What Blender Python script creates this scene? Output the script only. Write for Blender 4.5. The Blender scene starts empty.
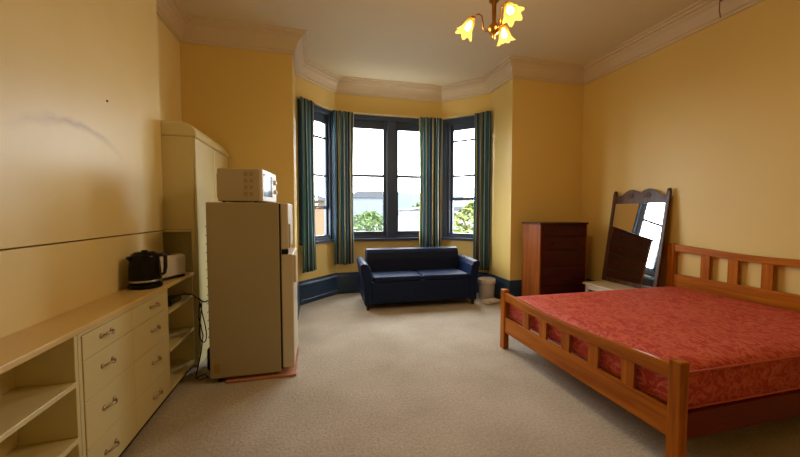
import bpy, bmesh, math, random
from mathutils import Vector, Matrix
random.seed(7)
S = bpy.context.scene
C = S.collection
PI = math.pi

# ---------------------------------------------------------------- camera, world, light, exposure
cam_d = bpy.data.cameras.new('camera')
cam_d.sensor_width = 36.0
cam_d.lens = 340.0 / 800.0 * 36.0
cam_d.clip_start = 0.02
cam_d.clip_end = 2000
cam = bpy.data.objects.new('camera', cam_d)
C.objects.link(cam)
cam.location = (0, 0, 1.4)
cam.rotation_euler = (math.radians(90 - 2.78), 0, math.radians(-13.9))
S.camera = cam

W = bpy.data.worlds.new('overcast_sky')
S.world = W
W.use_nodes = True
nt = W.node_tree
nt.nodes.clear()
out = nt.nodes.new('ShaderNodeOutputWorld')
bg = nt.nodes.new('ShaderNodeBackground')
bg.inputs['Color'].default_value = (0.93, 0.96, 1.0, 1)
bg.inputs['Strength'].default_value = 11.0
nt.links.new(bg.outputs[0], out.inputs[0])

def portal(loc, rz, w, h):
    d = bpy.data.lights.new('window_portal', 'AREA')
    d.shape = 'RECTANGLE'; d.size = w; d.size_y = h
    d.cycles.is_portal = True
    o = bpy.data.objects.new('window_portal', d)
    C.objects.link(o)
    o.location = loc
    o.rotation_euler = (PI / 2, 0, rz)
    return o
# area lights emit along local -Z; rotated so that they face into the room
portal((1.28, 6.04, 1.97), PI, 2.0, 2.3).rotation_euler = (-PI / 2, 0, 0)
portal((-0.09, 5.69, 1.97), 0, 1.0, 2.3).rotation_euler = (-PI / 2, 0, PI / 4)
portal((2.66, 5.69, 1.97), 0, 1.0, 2.3).rotation_euler = (-PI / 2, 0, -PI / 4)

S.view_settings.view_transform = 'Standard'
S.view_settings.look = 'None'
S.view_settings.gamma = 1.0
S.view_settings.use_curve_mapping = False
S.view_settings.exposure = 0.72
LAMP_W = 9.0

# ---------------------------------------------------------------- materials
def lin(c):
    r = []
    for v in c:
        v = v / 255.0
        r.append(v / 12.92 if v <= 0.04045 else ((v + 0.055) / 1.055) ** 2.4)
    return (r[0], r[1], r[2], 1.0)

def new_mat(name):
    m = bpy.data.materials.new(name)
    m.use_nodes = True
    n = m.node_tree
    b = n.nodes['Principled BSDF']
    return m, n, b

def obj_coords(n, scale=(1, 1, 1), rot=(0, 0, 0)):
    tc = n.nodes.new('ShaderNodeTexCoord')
    mp = n.nodes.new('ShaderNodeMapping')
    mp.inputs['Scale'].default_value = scale
    mp.inputs['Rotation'].default_value = rot
    n.links.new(tc.outputs['Object'], mp.inputs['Vector'])
    return mp.outputs[0]

def plain(name, col, rough=0.5, metal=0.0, var=0.06, vscale=6.0, bump=0.0, bscale=60.0, sheen=0.0, spec=0.5):
    """plain colour with slight mottling and an optional fine bump"""
    m, n, b = new_mat(name)
    v = obj_coords(n)
    nz = n.nodes.new('ShaderNodeTexNoise')
    nz.inputs['Scale'].default_value = vscale
    nz.inputs['Detail'].default_value = 4
    n.links.new(v, nz.inputs['Vector'])
    mx = n.nodes.new('ShaderNodeMix'); mx.data_type = 'RGBA'
    c = lin(col)
    mx.inputs[6].default_value = tuple(x * (1 - var) for x in c[:3]) + (1,)
    mx.inputs[7].default_value = tuple(min(1, x * (1 + var)) for x in c[:3]) + (1,)
    n.links.new(nz.outputs['Fac'], mx.inputs[0])
    n.links.new(mx.outputs[2], b.inputs['Base Color'])
    b.inputs['Roughness'].default_value = rough
    b.inputs['Metallic'].default_value = metal
    b.inputs['Specular IOR Level'].default_value = spec
    if sheen:
        b.inputs['Sheen Weight'].default_value = sheen
    if bump:
        n2 = n.nodes.new('ShaderNodeTexNoise')
        n2.inputs['Scale'].default_value = bscale
        n2.inputs['Detail'].default_value = 3
        n.links.new(v, n2.inputs['Vector'])
        bp = n.nodes.new('ShaderNodeBump')
        bp.inputs['Strength'].default_value = bump
        bp.inputs['Distance'].default_value = 0.01
        n.links.new(n2.outputs['Fac'], bp.inputs['Height'])
        n.links.new(bp.outputs[0], b.inputs['Normal'])
    return m

def wood(name, dark, light, axis='z', rough=0.35, scale=1.0):
    m, n, b = new_mat(name)
    s = {'x': (1.2, 18, 18), 'y': (18, 1.2, 18), 'z': (18, 18, 1.2)}[axis]
    v = obj_coords(n, tuple(k * scale for k in s))
    nz = n.nodes.new('ShaderNodeTexNoise')
    nz.inputs['Scale'].default_value = 1.0
    nz.inputs['Detail'].default_value = 6
    nz.inputs['Distortion'].default_value = 0.8
    n.links.new(v, nz.inputs['Vector'])
    cr = n.nodes.new('ShaderNodeValToRGB')
    cr.color_ramp.elements[0].position = 0.3
    cr.color_ramp.elements[0].color = lin(dark)
    cr.color_ramp.elements[1].position = 0.7
    cr.color_ramp.elements[1].color = lin(light)
    n.links.new(nz.outputs['Fac'], cr.inputs[0])
    n.links.new(cr.outputs[0], b.inputs['Base Color'])
    b.inputs['Roughness'].default_value = rough
    b.inputs['Specular IOR Level'].default_value = 0.22
    bp = n.nodes.new('ShaderNodeBump')
    bp.inputs['Strength'].default_value = 0.08
    bp.inputs['Distance'].default_value = 0.004
    n.links.new(nz.outputs['Fac'], bp.inputs['Height'])
    n.links.new(bp.outputs[0], b.inputs['Normal'])
    return m

def emis(name, col, strength):
    m, n, b = new_mat(name)
    n.nodes.remove(b)
    e = n.nodes.new('ShaderNodeEmission')
    e.inputs['Color'].default_value = col
    e.inputs['Strength'].default_value = strength
    n.links.new(e.outputs[0], n.nodes['Material Output'].inputs[0])
    return m

M = {}
M['wall'] = plain('yellow_wall_paint', (230, 199, 116), 0.45, var=0.035, vscale=1.3, bump=0.05, bscale=40)
M['ceiling'] = plain('cream_ceiling_paint', (224, 210, 174), 0.7, var=0.03, vscale=1.0)
M['cornice'] = plain('cream_cornice_paint', (218, 198, 164), 0.5, var=0.03)
M['cream'] = plain('cream_gloss_paint', (222, 206, 150), 0.32, var=0.03, vscale=3)
M['worktop'] = plain('golden_cream_worktop_paint', (224, 192, 124), 0.3, var=0.05, vscale=3)
M['cream_trim'] = plain('cream_trim_paint', (226, 206, 150), 0.4)
M['slate'] = plain('slate_blue_paint', (54, 68, 88), 0.35, var=0.08)
M['skirt'] = plain('dark_blue_skirting_paint', (38, 60, 88), 0.35, var=0.1)
M['dark_gap'] = plain('dark_recess', (38, 30, 20), 0.8)
M['navy'] = plain('navy_sofa_fabric', (6, 27, 62), 0.48, var=0.08, vscale=10, bump=0.1, bscale=220, spec=0.24)
M['fridge'] = plain('shaded_off_white_enamel', (170, 156, 122), 0.32, var=0.02)  # body toned darker than the doors, its shaded side put into the colour
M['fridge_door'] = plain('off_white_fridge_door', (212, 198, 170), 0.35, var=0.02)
M['gasket'] = plain('dark_gasket', (40, 34, 28), 0.6)
M['white_plastic'] = plain('white_plastic', (226, 216, 200), 0.35, var=0.02)
M['mw_side'] = plain('microwave_casing', (188, 172, 140), 0.4, var=0.02)
M['vent'] = plain('vent_shadow_grey', (150, 130, 104), 0.6)
M['mw_glass'] = plain('dark_microwave_glass', (26, 34, 48), 0.08)
M['black'] = plain('black_plastic', (8, 8, 9), 0.25, var=0.05, spec=0.25)
M['black_matt'] = plain('black_rubber', (18, 17, 17), 0.6)
M['steel'] = plain('brushed_steel', (190, 186, 180), 0.25, metal=1.0)
M['bronze'] = plain('aged_bronze', (186, 168, 142), 0.3, metal=1.0, var=0.3, vscale=40)
M['brass'] = plain('antique_brass', (170, 120, 60), 0.3, metal=1.0, var=0.15)
M['orange_x'] = wood('orange_pine_along_x', (146, 70, 5), (196, 114, 14), 'x', 0.42)
M['orange_y'] = wood('orange_pine_along_y', (146, 70, 5), (196, 114, 14), 'y', 0.3)
M['orange_z'] = wood('orange_pine_along_z', (146, 70, 5), (196, 114, 14), 'z', 0.3)
M['mahog_x'] = wood('dark_red_wood_along_x', (52, 15, 6), (80, 26, 10), 'x', 0.35)
M['mahog_lit_z'] = wood('lit_brown_red_wood_along_z', (112, 54, 16), (164, 90, 32), 'z', 0.35)  # chest sides: lighter than the front, window light put into the colour
M['mirror_wood'] = wood('dark_brown_carved_wood', (62, 40, 28), (108, 76, 56), 'z', 0.3)
M['rail_shade_wood'] = wood('shade_darkened_rail_wood', (96, 26, 12), (124, 42, 18), 'x', 0.35)  # pine coloured dark and reddish to imitate deep shade on the side rails
M['pink_board'] = wood('pinkish_board', (170, 110, 80), (200, 140, 108), 'x', 0.5)
M['table_top'] = plain('cream_painted_table', (214, 196, 166), 0.4)
M['concrete'] = plain('asphalt', (84, 88, 98), 0.9, var=0.15, vscale=0.3)
M['white_house'] = plain('pale_weatherboard', (112, 112, 114), 0.8)
M['grey_house'] = plain('grey_render', (86, 92, 98), 0.8)
M['tan_house'] = plain('tan_brick', (84, 66, 42), 0.8, var=0.15, vscale=4)
M['roof'] = plain('grey_roof', (50, 53, 57), 0.8)
M['leaf'] = plain('leaf_green', (58, 78, 26), 0.7, var=0.5, vscale=3)
M['leaf_yellow'] = plain('yellow_green_leaf', (74, 84, 8), 0.7, var=0.5, vscale=5)
M['hill'] = plain('hazy_hill', (86, 96, 98), 0.9, var=0.1, vscale=0.05)
M['bark'] = plain('bark', (70, 55, 40), 0.9)
M['bulb'] = emis('lit_bulb', (1.0, 0.85, 0.5, 1), 14.0)

def carpet_mat():
    m, n, b = new_mat('beige_carpet')
    v = obj_coords(n)
    n1 = n.nodes.new('ShaderNodeTexNoise'); n1.inputs['Scale'].default_value = 2.2; n1.inputs['Detail'].default_value = 5
    n2 = n.nodes.new('ShaderNodeTexNoise'); n2.inputs['Scale'].default_value = 55; n2.inputs['Detail'].default_value = 3
    for k in (n1, n2): n.links.new(v, k.inputs['Vector'])
    cr = n.nodes.new('ShaderNodeValToRGB')
    cr.color_ramp.elements[0].position = 0.3; cr.color_ramp.elements[0].color = lin((190, 176, 158))
    cr.color_ramp.elements[1].position = 0.68; cr.color_ramp.elements[1].color = lin((208, 196, 178))
    n.links.new(n1.outputs['Fac'], cr.inputs[0])
    mx = n.nodes.new('ShaderNodeMix'); mx.data_type = 'RGBA'; mx.blend_type = 'MULTIPLY'
    mx.inputs[0].default_value = 0.7
    c2 = n.nodes.new('ShaderNodeValToRGB')
    c2.color_ramp.elements[0].position = 0.3; c2.color_ramp.elements[0].color = (0.62, 0.62, 0.62, 1)
    c2.color_ramp.elements[1].position = 0.7; c2.color_ramp.elements[1].color = (1, 1, 1, 1)
    n.links.new(n2.outputs['Fac'], c2.inputs[0])
    n.links.new(cr.outputs[0], mx.inputs[6]); n.links.new(c2.outputs[0], mx.inputs[7])
    n.links.new(mx.outputs[2], b.inputs['Base Color'])
    b.inputs['Roughness'].default_value = 0.95
    b.inputs['Specular IOR Level'].default_value = 0.1
    bp = n.nodes.new('ShaderNodeBump'); bp.inputs['Strength'].default_value = 0.5; bp.inputs['Distance'].default_value = 0.01
    n.links.new(n2.outputs['Fac'], bp.inputs['Height'])
    n.links.new(bp.outputs[0], b.inputs['Normal'])
    return m
M['carpet'] = carpet_mat()

def left_wall_mat():
    """yellow paint, lightened as if window-lit, with a few faint old scuffs"""
    m, n, b = new_mat('scuffed_window_lit_yellow_paint')
    v = obj_coords(n, (1, 1.3, 1))
    n1 = n.nodes.new('ShaderNodeTexNoise'); n1.inputs['Scale'].default_value = 1.4; n1.inputs['Detail'].default_value = 3
    n1.inputs['Distortion'].default_value = 1.2
    n.links.new(v, n1.inputs['Vector'])
    cr = n.nodes.new('ShaderNodeValToRGB')
    e = cr.color_ramp.elements
    e[0].position = 0.3; e[0].color = lin((247, 224, 156))
    e[1].position = 0.7; e[1].color = lin((250, 230, 168))  # both tones paler than the other walls, imitating window light
    n.links.new(n1.outputs['Fac'], cr.inputs[0])
    # a faint dirty arc rubbed into the paint
    tc = n.nodes.new('ShaderNodeTexCoord'); sp = n.nodes.new('ShaderNodeSeparateXYZ')
    n.links.new(tc.outputs['Object'], sp.inputs[0])
    def mth(op, a, b_=None, c=None):
        k = n.nodes.new('ShaderNodeMath'); k.operation = op
        for i, q in enumerate((a, b_, c)):
            if q is None: continue
            if isinstance(q, (int, float)): k.inputs[i].default_value = q
            else: n.links.new(q, k.inputs[i])
        return k.outputs[0]
    nz2 = n.nodes.new('ShaderNodeTexNoise'); nz2.inputs['Scale'].default_value = 5; nz2.inputs['Detail'].default_value = 4
    n.links.new(tc.outputs['Object'], nz2.inputs['Vector'])
    dy = mth('SUBTRACT', sp.outputs['Y'], 2.28)
    arc = mth('MULTIPLY_ADD', mth('MULTIPLY', dy, dy), -0.55, 1.885)
    wob = mth('MULTIPLY_ADD', nz2.outputs['Fac'], 0.10, -0.05)
    dist = mth('ABSOLUTE', mth('SUBTRACT', mth('SUBTRACT', sp.outputs['Z'], arc), wob))
    band = mth('SUBTRACT', 1.0, mth('DIVIDE', dist, 0.035)); band = mth('MAXIMUM', band, 0.0)
    side = mth('MAXIMUM', mth('SUBTRACT', 1.0, mth('DIVIDE', mth('ABSOLUTE', dy), 0.5)), 0.0)
    fac = mth('MULTIPLY', mth('MULTIPLY', band, side), mth('MULTIPLY', nz2.outputs['Fac'], 1.1))
    mx = n.nodes.new('ShaderNodeMix'); mx.data_type = 'RGBA'
    n.links.new(fac, mx.inputs[0]); n.links.new(cr.outputs[0], mx.inputs[6]); mx.inputs[7].default_value = lin((176, 146, 98))
    n.links.new(mx.outputs[2], b.inputs['Base Color'])
    b.inputs['Roughness'].default_value = 0.38
    return m
M['wall_left'] = left_wall_mat()

def mattress_mat():
    m, n, b = new_mat('coral_red_damask')
    v = obj_coords(n, (8, 4.2, 8))
    n1 = n.nodes.new('ShaderNodeTexNoise'); n1.inputs['Scale'].default_value = 1.6; n1.inputs['Detail'].default_value = 2
    n1.inputs['Distortion'].default_value = 2.2
    n.links.new(v, n1.inputs['Vector'])
    cr = n.nodes.new('ShaderNodeValToRGB')
    e = cr.color_ramp.elements
    e[0].position = 0.40; e[0].color = lin((186, 64, 50))
    e[1].position = 0.60; e[1].color = lin((186, 64, 50))
    k = e.new(0.47); k.color = lin((214, 104, 80))
    k = e.new(0.53); k.color = lin((214, 104, 80))
    n.links.new(n1.outputs['Fac'], cr.inputs[0])
    n.links.new(cr.outputs[0], b.inputs['Base Color'])
    b.inputs['Roughness'].default_value = 0.65
    b.inputs['Specular IOR Level'].default_value = 0.25
    bp = n.nodes.new('ShaderNodeBump'); bp.inputs['Strength'].default_value = 0.5; bp.inputs['Distance'].default_value = 0.012
    n.links.new(n1.outputs['Fac'], bp.inputs['Height'])
    n.links.new(bp.outputs[0], b.inputs['Normal'])
    return m
M['damask'] = mattress_mat()
M['damask_edge'] = plain('coral_mattress_piping', (206, 92, 72), 0.5)

def curtain_mat(name, shift):
    m, n, b = new_mat(name)
    tc = n.nodes.new('ShaderNodeTexCoord')
    sp = n.nodes.new('ShaderNodeSeparateXYZ')
    n.links.new(tc.outputs['UV'], sp.inputs[0])
    a = n.nodes.new('ShaderNodeMath'); a.operation = 'MULTIPLY_ADD'
    a.inputs[1].default_value = 1.7; a.inputs[2].default_value = shift
    n.links.new(sp.outputs['X'], a.inputs[0])
    f = n.nodes.new('ShaderNodeMath'); f.operation = 'FRACT'
    n.links.new(a.outputs[0], f.inputs[0])
    cr = n.nodes.new('ShaderNodeValToRGB')
    cr.color_ramp.interpolation = 'CONSTANT'
    e = cr.color_ramp.elements
    cols = [(0.0, (62, 118, 136)), (0.14, (160, 186, 174)), (0.19, (44, 66, 100)), (0.33, (234, 186, 90)),
            (0.38, (96, 142, 124)), (0.52, (38, 54, 88)), (0.62, (216, 220, 196)), (0.66, (70, 126, 150)),
            (0.82, (182, 164, 92)), (0.89, (42, 74, 104))]
    e[0].position = cols[0][0]; e[0].color = lin(cols[0][1])
    e[1].position = cols[1][0]; e[1].color = lin(cols[1][1])
    for p, c in cols[2:]:
        k = e.new(p); k.color = lin(c)
    n.links.new(f.outputs[0], cr.inputs[0])
    n.links.new(cr.outputs[0], b.inputs['Base Color'])
    b.inputs['Roughness'].default_value = 0.6
    b.inputs['Sheen Weight'].default_value = 0.15
    # cloth lets some daylight through
    tr = n.nodes.new('ShaderNodeBsdfTranslucent')
    n.links.new(cr.outputs[0], tr.inputs['Color'])
    ms = n.nodes.new('ShaderNodeMixShader'); ms.inputs[0].default_value = 0.42
    n.links.new(b.outputs[0], ms.inputs[1]); n.links.new(tr.outputs[0], ms.inputs[2])
    n.links.new(ms.outputs[0], n.nodes['Material Output'].inputs[0])
    return m
M['curtain'] = curtain_mat('striped_teal_curtain_cloth', 0.0)
M['curtain2'] = curtain_mat('striped_teal_and_gold_curtain_cloth', 0.45)

def glass_mat():
    m, n, b = new_mat('window_glass')
    n.nodes.remove(b)
    t = n.nodes.new('ShaderNodeBsdfTransparent'); t.inputs[0].default_value = (0.94, 0.96, 0.96, 1)
    g = n.nodes.new('ShaderNodeBsdfGlossy'); g.inputs['Roughness'].default_value = 0.02
    ms = n.nodes.new('ShaderNodeMixShader')
    ms.inputs[0].default_value = 0.04; n.links.new(t.outputs[0], ms.inputs[1]); n.links.new(g.outputs[0], ms.inputs[2])
    n.links.new(ms.outputs[0], n.nodes['Material Output'].inputs[0])
    return m
M['glass'] = glass_mat()

def mirror_mat():
    m, n, b = new_mat('silvered_mirror')
    b.inputs['Base Color'].default_value = (0.86, 0.88, 0.88, 1)
    b.inputs['Metallic'].default_value = 1.0
    b.inputs['Roughness'].default_value = 0.02
    return m
M['mirror'] = mirror_mat()

def shade_mat():
    m, n, b = new_mat('amber_glass_lamp_shade')
    n.nodes.remove(b)
    tc = n.nodes.new('ShaderNodeTexCoord'); sp = n.nodes.new('ShaderNodeSeparateXYZ')
    n.links.new(tc.outputs['UV'], sp.inputs[0])
    cr = n.nodes.new('ShaderNodeValToRGB')
    cr.color_ramp.elements[0].position = 0.25; cr.color_ramp.elements[0].color = (1.0, 0.20, 0.005, 1)
    cr.color_ramp.elements[1].position = 0.8; cr.color_ramp.elements[1].color = (1.0, 0.60, 0.10, 1)
    n.links.new(sp.outputs['Y'], cr.inputs[0])
    e = n.nodes.new('ShaderNodeEmission'); e.inputs['Strength'].default_value = 2.4
    n.links.new(cr.outputs[0], e.inputs['Color'])
    t = n.nodes.new('ShaderNodeBsdfTransparent'); t.inputs[0].default_value = (1.0, 0.75, 0.42, 1)
    ms = n.nodes.new('ShaderNodeMixShader'); ms.inputs[0].default_value = 0.45
    n.links.new(e.outputs[0], ms.inputs[1]); n.links.new(t.outputs[0], ms.inputs[2])
    n.links.new(ms.outputs[0], n.nodes['Material Output'].inputs[0])
    return m
M['shade'] = shade_mat()

# ---------------------------------------------------------------- mesh helpers
class MB:
    def __init__(s):
        s.bm = bmesh.new()
        s.uv = None
    def box(s, a, b, mat=None):
        x0, y0, z0 = (min(a[i], b[i]) for i in range(3))
        x1, y1, z1 = (max(a[i], b[i]) for i in range(3))
        vs = [s.bm.verts.new(p) for p in ((x0,y0,z0),(x1,y0,z0),(x1,y1,z0),(x0,y1,z0),(x0,y0,z1),(x1,y0,z1),(x1,y1,z1),(x0,y1,z1))]
        if mat is not None:
            for v in vs: v.co = mat @ v.co
        for f in ((0,3,2,1),(4,5,6,7),(0,1,5,4),(1,2,6,5),(2,3,7,6),(3,0,4,7)):
            s.bm.faces.new([vs[i] for i in f])
        return s
    def prism(s, pts, d, axis='y'):
        """pts: 2-D outline; extruded from d[0] to d[1] along axis. axis y: pts=(x,z); axis x: (y,z); axis z: (x,y)"""
        def P(p, t):
            return {'y': (p[0], t, p[1]), 'x': (t, p[0], p[1]), 'z': (p[0], p[1], t)}[axis]
        a = [s.bm.verts.new(P(p, d[0])) for p in pts]
        b = [s.bm.verts.new(P(p, d[1])) for p in pts]
        s.bm.faces.new(a); s.bm.faces.new(b[::-1])
        n = len(pts)
        for i in range(n):
            j = (i + 1) % n
            s.bm.faces.new((a[i], b[i], b[j], a[j]))
        return s
    def tube(s, pts, r, seg=10, caps=True):
        pts = [Vector(p) for p in pts]
        n = len(pts)
        rr = r if isinstance(r, (list, tuple)) else [r] * n
        rings = []
        up = Vector((0, 0, 1))
        prev = None
        for i, p in enumerate(pts):
            t = (pts[min(i + 1, n - 1)] - pts[max(i - 1, 0)]).normalized()
            if prev is None:
                a = t.cross(up)
                if a.length < 1e-3: a = t.cross(Vector((1, 0, 0)))
            else:
                a = prev - t * prev.dot(t)
            a.normalize(); prev = a
            b = t.cross(a).normalized()
            rings.append([s.bm.verts.new(p + (a * math.cos(k * 2 * PI / seg) + b * math.sin(k * 2 * PI / seg)) * rr[i]) for k in range(seg)])
        for i in range(n - 1):
            for k in range(seg):
                l = (k + 1) % seg
                s.bm.faces.new((rings[i][k], rings[i][l], rings[i + 1][l], rings[i + 1][k]))
        if caps:
            s.bm.faces.new(rings[0][::-1]); s.bm.faces.new(rings[-1])
        return s
    def lathe(s, prof, seg=24, mat=None, ruffle=None, sq=None):
        """prof: (r, z) list; closed with caps when r is 0 at an end"""
        uvl = s.bm.loops.layers.uv.verify()
        rings = []
        n = len(prof)
        for i, (r, z) in enumerate(prof):
            ring = []
            for k in range(seg):
                a = k * 2 * PI / seg
                q = r
                zz = z
                if ruffle:
                    q = r * (1 + ruffle[0] * (i / (n - 1)) ** 2 * math.cos(ruffle[1] * a))
                    zz = z + ruffle[2] * (i / (n - 1)) ** 3 * math.cos(ruffle[1] * a)
                co = Vector((q * math.cos(a), q * math.sin(a), zz))
                if mat is not None: co = mat @ co
                ring.append(s.bm.verts.new(co))
            rings.append(ring)
        for i in range(n - 1):
            for k in range(seg):
                l = (k + 1) % seg
                f = s.bm.faces.new((rings[i][k], rings[i][l], rings[i + 1][l], rings[i + 1][k]))
                for lp, vv in zip(f.loops, (i, i, i + 1, i + 1)):
                    lp[uvl].uv = (k / seg, vv / (n - 1))
        return s
    def cap(s, ring_from_end=True):
        return s
    def build(s, name, mat, parent=None, bevel=0.0, smooth=False, seg=2, solid=0.0, subsurf=0):
        bmesh.ops.remove_doubles(s.bm, verts=s.bm.verts, dist=1e-6)
        bmesh.ops.recalc_face_normals(s.bm, faces=s.bm.faces)
        me = bpy.data.meshes.new(name)
        s.bm.to_mesh(me); s.bm.free()
        me.materials.append(mat)
        o = bpy.data.objects.new(name, me)
        C.objects.link(o)
        if parent is not None: o.parent = parent
        if smooth:
            for p in me.polygons: p.use_smooth = True
        if solid:
            md = o.modifiers.new('solid', 'SOLIDIFY'); md.thickness = solid; md.offset = 0
        if bevel:
            md = o.modifiers.new('bevel', 'BEVEL'); md.width = bevel; md.segments = seg; md.limit_method = 'ANGLE'; md.angle_limit = math.radians(40)
            md.harden_normals = False
        if subsurf:
            md = o.modifiers.new('sub', 'SUBSURF'); md.levels = subsurf; md.render_levels = subsurf
        return o

def empty(name, loc=(0, 0, 0), rz=0.0, rx=0.0):
    o = bpy.data.objects.new(name, None)
    o.empty_display_size = 0.1
    C.objects.link(o)
    o.location = loc
    o.rotation_euler = (rx, 0, rz)
    return o

def tag(o, label=None, cat=None, group=None, kind=None):
    if label: o['label'] = label
    if cat: o['category'] = cat
    if group: o['group'] = group
    if kind: o['kind'] = kind
    return o

def copy_tree(o, parent=None):
    c = o.copy(); C.objects.link(c)
    if parent is not None: c.parent = parent
    for ch in [k for k in C.objects if k.parent == o]:
        copy_tree(ch, c)
    return c

def struct(o): o['kind'] = 'structure'; return o

# ---------------------------------------------------------------- room shell
XL, XR, YB, YF, ZC = -1.52, 4.095, 4.57, -1.30, 3.60
XP = -1.285                                    # chimney-breast panel on the left
T = 0.12
struct(MB().box((XL - 0.3, YF - 0.2, -0.10), (XR + 0.3, 6.05, 0.0)).build('floor', M['carpet']))
struct(MB().box((XL - 0.3, YF - 0.2, ZC), (XR + 0.3, 6.1, ZC + 0.1)).build('ceiling', M['ceiling']))
struct(MB().box((XR, YF, 0), (XR + T, YB, ZC)).build('wall_right', M['wall']))
struct(MB().box((XL - T, YF - T, 0), (XR + T, YF, ZC)).build('wall_front', M['wall']))
# left wall: upper boarding stands 15 mm proud of the lower panel, both on the chimney breast
mb = MB()
mb.box((XP, YF, 1.243), (XL, 3.37, ZC))
mb.box((XL - T, YF, 0), (XL, YB, ZC))
mb.box((XP - 0.012, YF, 0), (XL, 3.37, 1.235))
struct(mb.build('wall_left', M['wall_left'], bevel=0.004))
struct(MB().box((XL - T, YB, 0), (-0.266, YB + T, ZC)).build('wall_back_left', M['wall']))
struct(MB().box((2.85, YB, 0), (XR + T, YB + T, ZC)).build('wall_back_right', M['wall']))

SEG = {}
def bay_wall(name, p0, p1, hole=None, th=0.14, ext=0.06):
    """wall piece along p0->p1 (room on the right hand of p0->p1 is -y local); local frame x along, y outwards"""
    d = Vector((p1[0] - p0[0], p1[1] - p0[1])); L = d.length
    ang = math.atan2(d.y, d.x)
    mb = MB()
    if hole is None:
        mb.box((0, 0, 0), (L, th, ZC))
    else:
        a, b, z0, z1 = hole
        mb.box((-ext, 0.0, 0), (a, th, ZC)); mb.box((b, 0, 0), (L + ext, th, ZC))
        mb.box((a, 0, 0), (b, th, z0)); mb.box((a, 0, z1), (b, th, ZC))
    # clip the room side overhang of the two extensions by mitring the near verts
    for v in mb.bm.verts:
        if v.co.x < -1e-6 and abs(v.co.y) < 1e-6: v.co.x = 0
        if v.co.x > L + 1e-6 and abs(v.co.y) < 1e-6: v.co.x = L
    o = mb.build(name, M['wall'])
    o.location = (p0[0], p0[1], 0); o.rotation_euler = (0, 0, ang)
    SEG[name] = (o.location.copy(), ang, L)
    return struct(o)
A0, A1, A2, A3, A4, A5 = (-0.266, YB), (-0.266, 5.25), (0.335, 5.87), (2.23, 5.87), (2.85, 5.25), (2.85, YB)
LS = math.hypot(0.601, 0.62)
Z0, Z1 = 0.93, 3.02
bay_wall('wall_bay_left_return', (A0[0], A0[1] + T), A1)
bay_wall('wall_bay_left', A1, A2, (0.07, LS - 0.07, Z0, Z1))
bay_wall('wall_bay_centre', A2, A3, (0.07, 1.825, Z0, Z1))
bay_wall('wall_bay_right', A3, A4, (0.07, LS - 0.07, Z0, Z1))
bay_wall('wall_bay_right_return', A4, (A5[0], A5[1] + T))

def offset_poly(poly, d):
    """offset to the right-hand side of the walking direction"""
    res = []
    n = len(poly)
    for i in range(n):
        def nrm(a, b):
            v = Vector((b[0] - a[0], b[1] - a[1])).normalized()
            return Vector((v.y, -v.x))
        p = Vector(poly[i])
        n0 = nrm(poly[i - 1], poly[i]) if i > 0 else None
        n1 = nrm(poly[i], poly[i + 1]) if i < n - 1 else None
        if n0 is None: q = n1
        elif n1 is None: q = n0
        else:
            q = (n0 + n1); q = q / (1 + n0.dot(n1))
        res.append(p + q * d)
    return res

def sweep(name, poly, prof, mat, i0=0, i1=None, parent=None):
    """closed profile (offset, z) swept along the polyline's room side"""
    i1 = len(poly) - 1 if i1 is None else i1
    offs = [offset_poly(poly, o) for o, z in prof]
    mb = MB()
    rings = []
    for i in range(i0, i1 + 1):
        rings.append([mb.bm.verts.new((offs[k][i].x, offs[k][i].y, prof[k][1])) for k in range(len(prof))])
    m = len(prof)
    for i in range(len(rings) - 1):
        for k in range(m):
            l = (k + 1) % m
            mb.bm.faces.new((rings[i][k], rings[i][l], rings[i + 1][l], rings[i + 1][k]))
    mb.bm.faces.new(rings[0]); mb.bm.faces.new(rings[-1][::-1])
    return mb.build(name, mat, parent)

ROOM = [(XP, YF), (XP, 3.37), (XL, 3.37), (XL, YB), A0, A1, A2, A3, A4, A5, (XR, YB), (XR, YF)]
CP = [(0, 3.375), (0.022, 3.375), (0.026, 3.40), (0.045, 3.41), (0.05, 3.43), (0.062, 3.47), (0.085, 3.51),
      (0.115, 3.535), (0.12, 3.552), (0.15, 3.556), (0.155, 3.58), (0.185, 3.585), (0.19, 3.60), (0, 3.60)]
struct(sweep('trim_1', ROOM, CP, M['cornice']))
BP = [(0, 0), (0.028, 0), (0.028, 0.06), (0.022, 0.07), (0.022, 0.26), (0.027, 0.275), (0.024, 0.30), (0.014, 0.325), (0.012, 0.35), (0, 0.36)]
struct(sweep('baseboard_back_left', ROOM, BP, M['skirt'], 3, 4))
struct(sweep('baseboard_bay', ROOM, BP, M['skirt'], 4, 9))
struct(sweep('baseboard_back_right', ROOM, BP, M['skirt'], 9, 10))
struct(sweep('baseboard_right', ROOM, BP, M['skirt'], 10, 11))

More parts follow.
